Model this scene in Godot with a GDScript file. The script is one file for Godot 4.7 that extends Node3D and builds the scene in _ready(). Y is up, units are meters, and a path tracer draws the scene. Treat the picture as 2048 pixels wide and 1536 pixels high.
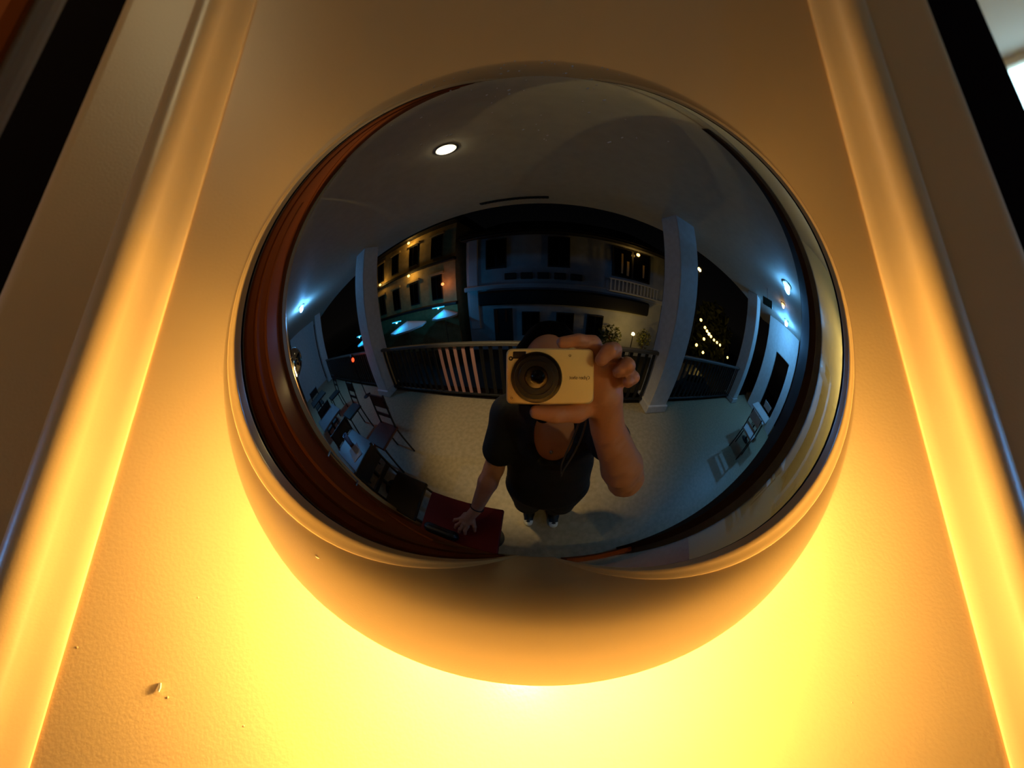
extends Node3D
# A polished dome wall light on a gold pilaster, seen from below at arm's length. The dome mirrors the
# photographer and the whole terrace, so all of that is built where it stands.
# Axes: x along the wall, y up from the terrace floor, z out of the wall. The lamp is at x 0, y 1.70.

const LAMP_Y := 1.70
const GAP := 0.02
const DOME_R := 0.0836
const CAM_POS := Vector3(-0.01022, 1.57685, 0.21930)
const CEIL_Y := 3.0
const STREET_Y := -3.4
const TOWN := 1.7  # strength of all the terrace and street lamps together

var M := {}
var taken := {}
var cam_basis := Basis()

# ---------------------------------------------------------------- helpers: materials
func mat(albedo: Color, rough := 0.6, metal := 0.0, spec := 0.5) -> StandardMaterial3D:
	var m := StandardMaterial3D.new()
	m.albedo_color = albedo
	m.roughness = rough
	m.metallic = metal
	m.metallic_specular = spec
	return m

func glow(c: Color, power: float) -> StandardMaterial3D:
	var m := mat(Color(0.9, 0.9, 0.9), 0.5)
	m.emission_enabled = true
	m.emission = c
	m.emission_energy_multiplier = power
	return m

func noise_tex(noise_seed: int, freq: float, size := 512, octaves := 3) -> ImageTexture:
	var n := FastNoiseLite.new()
	n.seed = noise_seed
	n.frequency = freq
	n.fractal_octaves = octaves
	n.noise_type = FastNoiseLite.TYPE_SIMPLEX_SMOOTH
	var im := n.get_seamless_image(size, size)
	im.generate_mipmaps()
	return ImageTexture.create_from_image(im)

func tone_tex(noise_seed: int, freq: float, a: Color, b: Color, size := 512) -> ImageTexture:
	var n := FastNoiseLite.new()
	n.seed = noise_seed
	n.frequency = freq
	n.fractal_octaves = 4
	var src := n.get_seamless_image(size, size)
	var im := Image.create(size, size, false, Image.FORMAT_RGB8)
	for y in size:
		for x in size:
			im.set_pixel(x, y, a.lerp(b, src.get_pixel(x, y).r))
	return ImageTexture.create_from_image(im)

func with_relief(m: StandardMaterial3D, t: Texture2D, cm: float, scale: float) -> StandardMaterial3D:
	m.uv1_triplanar = true
	m.uv1_world_triplanar = true
	m.uv1_scale = Vector3(scale, scale, scale)
	m.heightmap_enabled = true
	m.heightmap_texture = t
	m.heightmap_scale = cm
	return m

func with_tone(m: StandardMaterial3D, t: Texture2D, scale: float) -> StandardMaterial3D:
	m.albedo_texture = t
	m.uv1_triplanar = true
	m.uv1_world_triplanar = true
	m.uv1_scale = Vector3(scale, scale, scale)
	return m

# ---------------------------------------------------------------- helpers: shapes
func st_new() -> SurfaceTool:
	var st := SurfaceTool.new()
	st.begin(Mesh.PRIMITIVE_TRIANGLES)
	return st

func done(st: SurfaceTool) -> ArrayMesh:
	st.index()
	st.generate_normals()
	return st.commit()

func poly(st: SurfaceTool, p: Array, centre: Vector3, smooth := -1) -> void:
	# a flat convex polygon, turned so that it faces away from centre
	var n: Vector3 = (p[1] - p[0]).cross(p[2] - p[0])
	var mid := Vector3.ZERO
	for v in p:
		mid += v
	mid /= p.size()
	st.set_smooth_group(smooth)
	var out := n.dot(mid - centre) > 0.0
	for i in range(1, p.size() - 1):
		st.add_vertex(p[0])
		if out:
			st.add_vertex(p[i + 1]); st.add_vertex(p[i])
		else:
			st.add_vertex(p[i]); st.add_vertex(p[i + 1])

func add_box(st: SurfaceTool, c: Vector3, s: Vector3, cut := 0.0, b := Basis()) -> void:
	# a box with chamfered edges
	var h := s * 0.5
	cut = minf(cut, minf(h.x, minf(h.y, h.z)) * 0.49)
	var at := func(sx, sy, sz, ax) -> Vector3:
		var v := Vector3(sx * (h.x - (0.0 if ax == 0 else cut)), sy * (h.y - (0.0 if ax == 1 else cut)), sz * (h.z - (0.0 if ax == 2 else cut)))
		return c + b * v
	var sg := [-1, 1]
	for s0 in sg:
		poly(st, [at.call(s0, -1, -1, 0), at.call(s0, 1, -1, 0), at.call(s0, 1, 1, 0), at.call(s0, -1, 1, 0)], c)
		poly(st, [at.call(-1, s0, -1, 1), at.call(1, s0, -1, 1), at.call(1, s0, 1, 1), at.call(-1, s0, 1, 1)], c)
		poly(st, [at.call(-1, -1, s0, 2), at.call(1, -1, s0, 2), at.call(1, 1, s0, 2), at.call(-1, 1, s0, 2)], c)
	if cut <= 0.0:
		return
	for u in sg:
		for v in sg:
			poly(st, [at.call(u, v, -1, 0), at.call(u, v, 1, 0), at.call(u, v, 1, 1), at.call(u, v, -1, 1)], c)
			poly(st, [at.call(u, -1, v, 0), at.call(u, 1, v, 0), at.call(u, 1, v, 2), at.call(u, -1, v, 2)], c)
			poly(st, [at.call(-1, u, v, 1), at.call(1, u, v, 1), at.call(1, u, v, 2), at.call(-1, u, v, 2)], c)
			for w in sg:
				poly(st, [at.call(u, v, w, 0), at.call(u, v, w, 1), at.call(u, v, w, 2)], c)

func box_mesh(s: Vector3, cut := 0.004, c := Vector3.ZERO) -> ArrayMesh:
	var st := st_new()
	add_box(st, c, s, cut)
	return done(st)

func grid_mesh(rows: Array, normals: Array, close_rows := false) -> ArrayMesh:
	# rows[i][j] points with their own normals; faces turned to agree with the normals
	var v := PackedVector3Array(); var n := PackedVector3Array(); var ix := PackedInt32Array()
	var w: int = rows[0].size()
	for i in rows.size():
		for j in w:
			v.append(rows[i][j]); n.append(normals[i][j])
	for i in rows.size() - 1:
		for j in w - 1:
			var a := i * w + j; var b := a + 1; var c := a + w; var d := c + 1
			var fn := (v[b] - v[a]).cross(v[c] - v[a]) + (v[d] - v[b]).cross(v[c] - v[b])
			if fn.dot(n[a] + n[b] + n[c] + n[d]) > 0.0:
				ix.append_array([a, c, b, b, c, d])
			else:
				ix.append_array([a, b, c, b, d, c])
	var arr := []
	arr.resize(Mesh.ARRAY_MAX)
	arr[Mesh.ARRAY_VERTEX] = v; arr[Mesh.ARRAY_NORMAL] = n; arr[Mesh.ARRAY_INDEX] = ix
	var m := ArrayMesh.new()
	m.add_surface_from_arrays(Mesh.PRIMITIVE_TRIANGLES, arr)
	return m

func split_profile(p: Array, smooth_deg := 40.0) -> Array:
	# doubled points at sharp corners: [[point, normal], ...], normal to the left of travel
	var out := []
	for i in p.size():
		var before := Vector2.ZERO; var after := Vector2.ZERO
		if i > 0:
			var d: Vector2 = (p[i] - p[i - 1]).normalized(); before = Vector2(-d.y, d.x)
		if i < p.size() - 1:
			var e: Vector2 = (p[i + 1] - p[i]).normalized(); after = Vector2(-e.y, e.x)
		if i == 0: out.append([p[i], after])
		elif i == p.size() - 1: out.append([p[i], before])
		elif before.dot(after) > cos(deg_to_rad(smooth_deg)): out.append([p[i], (before + after).normalized()])
		else:
			out.append([p[i], before]); out.append([p[i], after])
	return out

func lathe(p: Array, segs := 32, smooth_deg := 40.0) -> ArrayMesh:
	# p: Vector2(radius, height) going so that outside is to the left of travel (bottom to top has outside at the right: so go top to bottom)
	var q := split_profile(p, smooth_deg)
	var rows := []; var ns := []
	for e in q:
		var r := []; var n := []
		for j in segs + 1:
			var a := TAU * j / segs
			r.append(Vector3(e[0].x * cos(a), e[0].y, e[0].x * sin(a)))
			n.append(Vector3(e[1].x * cos(a), e[1].y, e[1].x * sin(a)).normalized())
		rows.append(r); ns.append(n)
	return grid_mesh(rows, ns)

func extrude_y(p: Array, y0: float, y1: float, smooth_deg := 40.0) -> ArrayMesh:
	# p: Vector2(x, z) along +x with the outside towards +z
	var q := split_profile(p, smooth_deg)
	var rows := []; var ns := []
	for e in q:
		rows.append([Vector3(e[0].x, y0, e[0].y), Vector3(e[0].x, y1, e[0].y)])
		var n := Vector3(e[1].x, 0, e[1].y)
		ns.append([n, n])
	return grid_mesh(rows, ns)

func tube(pts: Array, r: float, segs := 8, caps := true) -> ArrayMesh:
	var st := st_new()
	add_tube(st, pts, r, segs, caps)
	return done(st)

func add_tube(st: SurfaceTool, pts: Array, r: float, segs := 8, caps := true) -> void:
	var rings := []
	for i in pts.size():
		var d: Vector3
		if i == 0: d = pts[1] - pts[0]
		elif i == pts.size() - 1: d = pts[i] - pts[i - 1]
		else: d = (pts[i + 1] - pts[i]).normalized() + (pts[i] - pts[i - 1]).normalized()
		d = d.normalized()
		var up := Vector3.UP if absf(d.y) < 0.9 else Vector3.RIGHT
		var a := d.cross(up).normalized(); var b := d.cross(a)
		var ring := []
		for j in segs:
			var t := TAU * j / segs
			ring.append(pts[i] + (a * cos(t) + b * sin(t)) * r)
		rings.append(ring)
	for i in pts.size() - 1:
		for j in segs:
			var k := (j + 1) % segs
			poly(st, [rings[i][j], rings[i][k], rings[i + 1][k], rings[i + 1][j]], (pts[i] + pts[i + 1]) * 0.5, 0)
	if caps:
		poly(st, rings[0], pts[1])
		poly(st, rings[-1], pts[-2])

func ball_mesh(r: float, flat := 1.0, segs := 16) -> ArrayMesh:
	var p := []
	for i in 13:
		var a := PI * i / 12.0
		p.append(Vector2(maxf(r * sin(a), 0.0001), r * flat * cos(a)))
	return lathe(p, segs, 60.0)

# ---------------------------------------------------------------- helpers: nodes
func numbered(called: String) -> String:
	taken[called] = taken.get(called, -1) + 1
	return called if taken[called] == 0 else "%s_%03d" % [called, taken[called]]

func obj(called: String, mesh: Mesh, m: Material, parent: Node3D, t := Transform3D()) -> MeshInstance3D:
	var o := MeshInstance3D.new()
	o.name = called
	o.mesh = mesh
	o.material_override = m
	o.transform = t
	parent.add_child(o, true)
	return o

func tag(o: Node3D, label: String, category: String, group := "", kind := "") -> Node3D:
	if label: o.set_meta("label", label)
	if category: o.set_meta("category", category)
	if group: o.set_meta("group", group)
	if kind: o.set_meta("kind", kind)
	return o

func thing(called: String, label: String, category: String, at := Vector3.ZERO, turn := 0.0, group := "") -> Node3D:
	var o := Node3D.new()
	o.name = numbered(called)
	add_child(o)
	o.position = at
	o.rotation.y = turn
	return tag(o, label, category, group)

func single(called: String, mesh: Mesh, m: Material, label: String, category: String, t := Transform3D(), group := "") -> MeshInstance3D:
	var o := obj(numbered(called), mesh, m, self, t)
	tag(o, label, category, group)
	return o

func struct(called: String, mesh: Mesh, m: Material, label: String, category: String, t := Transform3D()) -> MeshInstance3D:
	var o := obj(called, mesh, m, self, t)
	tag(o, label, category, "", "structure")
	return o

func at(p: Vector3) -> Transform3D:
	return Transform3D(Basis(), p)

func omni(p: Vector3, c: Color, e: float, size: float) -> OmniLight3D:
	var l := OmniLight3D.new()
	l.position = p
	l.light_color = c
	l.light_energy = e * TOWN
	l.light_size = size
	l.omni_range = 40.0
	l.omni_attenuation = 2.0
	l.shadow_enabled = true
	add_child(l)
	return l

# ---------------------------------------------------------------- helpers: smooth bodies (distance fields meshed as surface nets)
class Field:
	var o: Vector3
	var s: float
	var nx: int
	var ny: int
	var nz: int
	var d: PackedFloat32Array
	func _init(lo: Vector3, hi: Vector3, cell: float) -> void:
		o = lo; s = cell
		nx = int(ceil((hi.x - lo.x) / cell)) + 1
		ny = int(ceil((hi.y - lo.y) / cell)) + 1
		nz = int(ceil((hi.z - lo.z) / cell)) + 1
		d.resize(nx * ny * nz)
		d.fill(1.0)
	func cap(a: Vector3, b: Vector3, ra: float, rb: float, k := 0.02, squash := Vector3.ONE) -> void:
		var pad := maxf(ra, rb) * maxf(1.0, maxf(1.0 / squash.x, maxf(1.0 / squash.y, 1.0 / squash.z))) + k + s * 2.0
		var lo := (Vector3(minf(a.x, b.x), minf(a.y, b.y), minf(a.z, b.z)) - Vector3.ONE * pad - o) / s
		var hi := (Vector3(maxf(a.x, b.x), maxf(a.y, b.y), maxf(a.z, b.z)) + Vector3.ONE * pad - o) / s
		var x0 := maxi(0, int(lo.x)); var x1 := mini(nx - 1, int(hi.x) + 1)
		var y0 := maxi(0, int(lo.y)); var y1 := mini(ny - 1, int(hi.y) + 1)
		var z0 := maxi(0, int(lo.z)); var z1 := mini(nz - 1, int(hi.z) + 1)
		var ba := (b - a) * squash
		var bb := maxf(ba.length_squared(), 1e-9)
		for z in range(z0, z1 + 1):
			for y in range(y0, y1 + 1):
				var row := (z * ny + y) * nx
				for x in range(x0, x1 + 1):
					var pa := (o + Vector3(x, y, z) * s - a) * squash
					var h := clampf(pa.dot(ba) / bb, 0.0, 1.0)
					var e := pa.distance_to(ba * h) - lerpf(ra, rb, h)
					var q := d[row + x]
					if k > 0.0:
						var t := maxf(k - absf(q - e), 0.0) / k
						d[row + x] = minf(q, e) - t * t * k * 0.25
					else:
						d[row + x] = minf(q, e)
	func chain(pts: Array, radii: Array, k := 0.01) -> void:
		for i in pts.size() - 1:
			cap(pts[i], pts[i + 1], radii[i], radii[i + 1], k)
	func carve(a: Vector3, r: float, squash := Vector3.ONE) -> void:
		for z in nz:
			for y in ny:
				for x in nx:
					var e := ((o + Vector3(x, y, z) * s - a) * squash).length() - r
					var i := (z * ny + y) * nx + x
					d[i] = maxf(d[i], -e)
	func below(y_cut: float) -> void:
		# keep only what lies under y_cut
		for z in nz:
			for y in ny:
				for x in nx:
					var i := (z * ny + y) * nx + x
					d[i] = maxf(d[i], o.y + y * s - y_cut)
	func above(y_cut: float) -> void:
		for z in nz:
			for y in ny:
				for x in nx:
					var i := (z * ny + y) * nx + x
					d[i] = maxf(d[i], y_cut - (o.y + y * s))
	func cut_plane(p: Vector3, n: Vector3) -> void:
		# removes the side the normal points to
		for z in nz:
			for y in ny:
				for x in nx:
					var i := (z * ny + y) * nx + x
					d[i] = maxf(d[i], (o + Vector3(x, y, z) * s - p).dot(n))
	func grad(p: Vector3) -> Vector3:
		var g := (p - o) / s
		var x := clampi(int(g.x + 0.5), 1, nx - 2); var y := clampi(int(g.y + 0.5), 1, ny - 2); var z := clampi(int(g.z + 0.5), 1, nz - 2)
		var i := (z * ny + y) * nx + x
		return Vector3(d[i + 1] - d[i - 1], d[i + nx] - d[i - nx], d[i + nx * ny] - d[i - nx * ny])
	func mesh_into(v: PackedVector3Array, n: PackedVector3Array, ix: PackedInt32Array) -> Array:
		var cell_at := {}
		var sy := nx; var sz := nx * ny
		for z in nz - 1:
			for y in ny - 1:
				var row := z * sz + y * sy
				for x in nx - 1:
					var i := row + x
					var inside := 0
					var first := d[i] < 0.0
					if (d[i + 1] < 0.0) != first or (d[i + sy] < 0.0) != first or (d[i + sy + 1] < 0.0) != first or (d[i + sz] < 0.0) != first or (d[i + sz + 1] < 0.0) != first or (d[i + sz + sy] < 0.0) != first or (d[i + sz + sy + 1] < 0.0) != first:
						inside = 1
					if inside == 0: continue
					var sum := Vector3.ZERO; var count := 0
					for e in 12:
						var ax := e / 4
						var q := e % 4
						var c0 := [0, 0, 0]
						c0[(ax + 1) % 3] = q % 2
						c0[(ax + 2) % 3] = q / 2
						var c1 := [c0[0], c0[1], c0[2]]
						c1[ax] = 1
						var da := d[i + c0[0] + c0[1] * sy + c0[2] * sz]
						var db := d[i + c1[0] + c1[1] * sy + c1[2] * sz]
						if (da < 0.0) != (db < 0.0):
							var t := da / (da - db)
							sum += Vector3(c0[0], c0[1], c0[2]).lerp(Vector3(c1[0], c1[1], c1[2]), t)
							count += 1
					cell_at[i] = v.size()
					var p := o + (Vector3(x, y, z) + sum / count) * s
					v.append(p)
					n.append(grad(p).normalized())
		for i in cell_at:
			var x: int = i % nx
			var y: int = (i / nx) % ny
			var z: int = i / sz
			var steps := [1, sy, sz]
			var pos := [x, y, z]
			for ax in 3:
				var u: int = (ax + 1) % 3; var w: int = (ax + 2) % 3
				if pos[u] == 0 or pos[w] == 0: continue
				var a := d[i] < 0.0; var b := d[i + steps[ax]] < 0.0
				if a == b: continue
				var c1 = cell_at.get(i - steps[u]); var c2 = cell_at.get(i - steps[u] - steps[w]); var c3 = cell_at.get(i - steps[w])
				if c1 == null or c2 == null or c3 == null: continue
				var c0: int = cell_at[i]
				if a: ix.append_array([c0, c2, c1, c0, c3, c2])
				else: ix.append_array([c0, c1, c2, c0, c2, c3])
		return [v, n, ix]

func fields_mesh(fs: Array) -> ArrayMesh:
	var v := PackedVector3Array(); var n := PackedVector3Array(); var ix := PackedInt32Array()
	for f in fs:
		var r: Array = f.mesh_into(v, n, ix)
		v = r[0]; n = r[1]; ix = r[2]
	var arr := []
	arr.resize(Mesh.ARRAY_MAX)
	arr[Mesh.ARRAY_VERTEX] = v; arr[Mesh.ARRAY_NORMAL] = n; arr[Mesh.ARRAY_INDEX] = ix
	var m := ArrayMesh.new()
	m.add_surface_from_arrays(Mesh.PRIMITIVE_TRIANGLES, arr)
	return m

# ---------------------------------------------------------------- the whole scene
func _ready() -> void:
	# camera, held at arm's length below the lamp and tilted up
	var yaw := deg_to_rad(1.0); var pitch := deg_to_rad(31.2); var roll := deg_to_rad(1.5)
	var fw := Vector3(sin(yaw) * cos(pitch), sin(pitch), -cos(yaw) * cos(pitch))
	var rt := Vector3(cos(yaw), 0, sin(yaw))
	var up := rt.cross(fw)
	cam_basis = Basis(cos(roll) * rt + sin(roll) * up, -sin(roll) * rt + cos(roll) * up, -fw)
	var cam := Camera3D.new()
	cam.transform = Transform3D(cam_basis, CAM_POS)
	cam.keep_aspect = Camera3D.KEEP_HEIGHT
	cam.fov = rad_to_deg(2.0 * atan(768.0 / 1657.0))
	cam.near = 0.002
	cam.far = 200.0
	var lens := CameraAttributesPhysical.new()
	lens.frustum_focal_length = 12.0 / (768.0 / 1657.0)
	lens.frustum_focus_distance = 0.19
	lens.frustum_near = 0.002
	lens.frustum_far = 200.0
	lens.exposure_aperture = 16.0
	cam.attributes = lens
	add_child(cam)
	cam.current = true

	# night sky over a lit town
	var env := Environment.new()
	env.background_mode = Environment.BG_SKY
	var sky := Sky.new()
	var sm := ProceduralSkyMaterial.new()
	sm.sky_top_color = Color(0.012, 0.014, 0.02)
	sm.sky_horizon_color = Color(0.05, 0.045, 0.045)
	sm.ground_bottom_color = Color(0.01, 0.01, 0.01)
	sm.ground_horizon_color = Color(0.04, 0.036, 0.036)
	sm.sun_angle_max = 0.0
	sky.sky_material = sm
	env.sky = sky
	env.tonemap_mode = Environment.TONE_MAPPER_LINEAR
	env.tonemap_exposure = 1.0
	env.sdfgi_enabled = true
	env.ssao_enabled = true
	env.ssil_enabled = true
	var we := WorldEnvironment.new()
	we.environment = env
	add_child(we)

	make_materials()
	build_wall()
	build_terrace()
	build_interior()
	build_street()
	build_sconces()
	build_ceiling_lights()
	build_camera_body()
	build_person()
	build_furniture()

func make_materials() -> void:
	var peel := noise_tex(3, 0.075, 512, 3)
	var gold := mat(Color(0.80, 0.622, 0.375), 0.36, 0.0, 0.5)
	M.gold = with_relief(gold, peel, 0.0045, 18.0)
	var gold2 := mat(Color(0.80, 0.622, 0.375), 0.30, 0.0, 0.55)
	M.gold_trim = with_relief(gold2, noise_tex(5, 0.09, 512, 3), 0.0025, 20.0)
	M.dark_wood = mat(Color(0.52, 0.25, 0.08), 0.7, 0.0, 0.12)
	M.dark_paint = mat(Color(0.075, 0.04, 0.025), 0.85, 0.0, 0.1)
	M.chrome = mat(Color(0.76, 0.74, 0.70), 0.012, 1.0)
	M.dust = mat(Color(0.75, 0.72, 0.66), 0.8)
	M.lining = mat(Color(0.26, 0.25, 0.23), 0.7, 0.0, 0.2)
	M.white_in = mat(Color(0.9, 0.88, 0.82), 0.6)
	M.white_wall = with_tone(mat(Color(1, 1, 1), 0.7), tone_tex(11, 0.02, Color(0.86, 0.84, 0.78), Color(0.90, 0.88, 0.82)), 0.6)
	M.column = with_tone(mat(Color(1, 1, 1), 0.65), tone_tex(12, 0.02, Color(0.78, 0.76, 0.73), Color(0.84, 0.82, 0.79)), 0.8)
	M.floor = with_tone(mat(Color(1, 1, 1), 0.45), tone_tex(13, 0.03, Color(0.62, 0.55, 0.42), Color(0.73, 0.65, 0.51)), 0.9)
	M.iron = mat(Color(0.06, 0.06, 0.06), 0.5)
	M.black = mat(Color(0.03, 0.03, 0.03), 0.7)
	M.steel = mat(Color(0.6, 0.6, 0.6), 0.3, 1.0)
	M.khaki = mat(Color(0.78, 0.72, 0.52), 0.7)
	M.interior_ceiling = mat(Color(0.82, 0.82, 0.80), 0.7)
	var g := mat(Color(0.9, 0.95, 0.95, 0.06), 0.0, 0.0, 0.5)
	g.transparency = BaseMaterial3D.TRANSPARENCY_ALPHA
	M.glass = g
	M.red_top = mat(Color(0.42, 0.06, 0.05), 0.6, 0.0, 0.3)
	M.brown_seat = mat(Color(0.16, 0.11, 0.06), 0.5)
	M.wood = mat(Color(0.35, 0.16, 0.09), 0.4)
	M.gold_fleck = mat(Color(0.92, 0.80, 0.58), 0.5)
	M.pale_slat = mat(Color(0.75, 0.55, 0.50), 0.6)
	M.rail = mat(Color(0.36, 0.34, 0.31), 0.5)
	M.dark_front = mat(Color(0.15, 0.085, 0.05), 0.7, 0.0, 0.12)
	M.green = mat(Color(0.02, 0.13, 0.07), 0.5)
	M.vent = mat(Color(0.25, 0.24, 0.22), 0.6)
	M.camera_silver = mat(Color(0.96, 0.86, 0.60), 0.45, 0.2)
	M.camera_ring = mat(Color(0.16, 0.155, 0.15), 0.14, 0.85)
	M.camera_black = mat(Color(0.02, 0.02, 0.022), 0.35)
	M.lens_glass = mat(Color(0.006, 0.006, 0.010), 0.05)
	M.flash = mat(Color(0.14, 0.13, 0.12), 0.15)
	M.strap = mat(Color(0.30, 0.27, 0.22), 0.6)
	var skin := mat(Color(0.72, 0.50, 0.38), 0.5)
	M.skin = skin
	M.hair = mat(Color(0.022, 0.015, 0.012), 0.8, 0.0, 0.15)
	M.eye = mat(Color(0.75, 0.72, 0.70), 0.2)
	M.shoe = mat(Color(0.05, 0.05, 0.055), 0.6)
	M.bag = mat(Color(0.06, 0.055, 0.05), 0.45)
	M.paper = mat(Color(0.75, 0.75, 0.80), 0.6)
	M.blue_glass = mat(Color(0.45, 0.55, 0.75), 0.15)
	M.chair_frame = mat(Color(0.12, 0.08, 0.06), 0.45)
	M.grey_top = mat(Color(0.40, 0.40, 0.42), 0.5)
	M.asphalt = mat(Color(0.12, 0.12, 0.12), 0.8)
	M.house_wall = with_tone(mat(Color(1, 1, 1), 0.8), tone_tex(15, 0.02, Color(0.66, 0.68, 0.70), Color(0.74, 0.76, 0.78), 256), 0.15)
	M.house_wall2 = mat(Color(0.76, 0.77, 0.79), 0.75)
	M.house_dark = mat(Color(0.10, 0.095, 0.09), 0.6)
	M.dark_pane = mat(Color(0.02, 0.02, 0.025), 0.08)
	M.ochre = with_tone(mat(Color(1, 1, 1), 0.8), tone_tex(16, 0.03, Color(0.66, 0.56, 0.36), Color(0.76, 0.66, 0.44), 256), 0.2)
	M.curtain = mat(Color(0.70, 0.60, 0.44), 0.8)
	M.awning = mat(Color(0.05, 0.055, 0.07), 0.7)
	M.roof = mat(Color(0.10, 0.09, 0.08), 0.8)
	M.parasol = mat(Color(0.80, 0.82, 0.84), 0.7)
	M.leaf = mat(Color(0.34, 0.36, 0.16), 0.6)
	M.car_paint = mat(Color(0.45, 0.46, 0.48), 0.25, 0.6)

# ---------------------------------------------------------------- wall
func mirror_profile(p: Array) -> Array:
	var out := []
	for i in range(p.size() - 1, -1, -1):
		out.append(Vector2(-p[i].x, p[i].y))
	return out

func build_wall() -> void:
	# the pilaster: a flat panel between two mouldings, with flat margins and rounded outer edges
	var half := [Vector2(0.0, 0.0), Vector2(0.118, 0.0), Vector2(0.144, -0.002), Vector2(0.1705, -0.002)]
	for i in range(1, 7):
		var a := PI * 0.5 * i / 6.0
		half.append(Vector2(0.1705 + 0.007 * sin(a), -0.009 + 0.007 * cos(a)))
	half.append(Vector2(0.1775, -0.05))
	var full := mirror_profile(half)
	full.pop_back()
	full.append_array(half)
	struct("wall_pilaster", extrude_y(full, 0.0, CEIL_Y), M.gold, "gold painted pilaster with flat panel behind the polished dome light", "wall")
	# mouldings on both sides of the panel: a fillet, an ovolo and a rounded bead falling to the margin
	var tr := [Vector2(0.1186, -0.004), Vector2(0.1187, 0.0008), Vector2(0.1194, 0.0014), Vector2(0.1220, 0.0022), Vector2(0.1250, 0.0033), Vector2(0.1278, 0.0046)]
	for i in range(0, 15):
		var a := lerpf(deg_to_rad(142.0), deg_to_rad(8.0), i / 14.0)
		tr.append(Vector2(0.1345 + 0.0078 * cos(a), 0.0016 + 0.0058 * sin(a)))
	tr.append(Vector2(0.1424, -0.004))
	struct("trim_1", extrude_y(mirror_profile(tr), 0.0, CEIL_Y), M.gold_trim, "rounded gold moulding lit by the spotlight along the panel edge", "moulding")
	struct("trim_2", extrude_y(tr, 0.0, CEIL_Y), M.gold_trim, "rounded gold moulding beside the glazed shop front, lit only by the dome light", "moulding")
	# dark beads between pilaster and glass
	for s in [-1, 1]:
		var st := st_new()
		add_box(st, Vector3(s * 0.1970, CEIL_Y / 2, -0.040), Vector3(0.039, CEIL_Y, 0.04), 0.003)
		struct("trim_3" if s < 0 else "trim_4", done(st), M.dark_paint, "dark brown glazing bead between gold pilaster and narrow pane" if s < 0 else "dark brown glazing bead between gold pilaster and wide shop pane", "trim")
	# glazing
	var pane := obj("window_1", box_mesh(Vector3(0.0185, CEIL_Y - 0.3, 0.006), 0.0, Vector3(-0.2257, CEIL_Y / 2 + 0.15, -0.03)), M.glass, self)
	tag(pane, "narrow glass strip between gold pilaster and dark wooden door", "window", "", "structure")
	var pane2 := obj("window_2", box_mesh(Vector3(0.492, CEIL_Y - 0.3, 0.006), 0.0, Vector3(0.4625, CEIL_Y / 2 + 0.15, -0.03)), M.glass, self)
	tag(pane2, "wide shop window pane mirroring the blue ceiling lamp", "window", "", "structure")
	var st := st_new()
	add_box(st, Vector3(0.4625, 0.15, -0.03), Vector3(0.492, 0.30, 0.05), 0.004)
	struct("trim_5", done(st), M.dark_wood, "dark wooden plinth under the wide shop window pane", "trim")
	# dark door towards -x, then the next pilaster
	var d := Node3D.new()
	d.name = "door_1"; add_child(d)
	tag(d, "dark red-brown wooden door beside the narrow glass strip", "door", "", "structure")
	obj("frame", box_mesh(Vector3(0.06, CEIL_Y, 0.05), 0.004, Vector3(-0.265, CEIL_Y / 2, -0.045)), M.dark_wood, d)
	obj("leaf", box_mesh(Vector3(0.70, 2.3, 0.04), 0.004, Vector3(-0.645, 1.15, -0.03)), M.dark_wood, d)
	for yy in [0.55, 1.65]:
		obj("panel", box_mesh(Vector3(0.5, 0.8, 0.012), 0.005, Vector3(-0.645, yy, -0.006)), M.dark_wood, d)
	obj("transom", box_mesh(Vector3(0.70, CEIL_Y - 2.3, 0.05), 0.004, Vector3(-0.645, (CEIL_Y + 2.3) / 2, -0.03)), M.dark_wood, d)
	obj("frame", box_mesh(Vector3(0.06, CEIL_Y, 0.07), 0.006, Vector3(-1.025, CEIL_Y / 2, -0.02)), M.dark_wood, d)
	obj("handle", tube([Vector3(-0.95, 1.0, 0.0), Vector3(-0.95, 1.0, 0.035), Vector3(-0.95, 1.25, 0.035), Vector3(-0.95, 1.25, 0.0)], 0.008), M.steel, d)
	struct("wall_pilaster_far", extrude_y(full, 0.0, CEIL_Y), M.gold, "gold painted pilaster behind the second dome light, past the dark door", "wall", at(Vector3(-1.235, 0, 0.05)))
	struct("wall_front", box_mesh(Vector3(8.6, CEIL_Y, 0.12), 0.0, Vector3(-5.72, CEIL_Y / 2, -0.08)), M.dark_wood, "long dark wooden shop front past the second pilaster", "wall")
	struct("wall_front_far", box_mesh(Vector3(5.8, CEIL_Y, 0.10), 0.0, Vector3(3.61, CEIL_Y / 2, -0.03)), M.dark_front, "long dark wooden shop front past the wide window pane", "wall")

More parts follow.
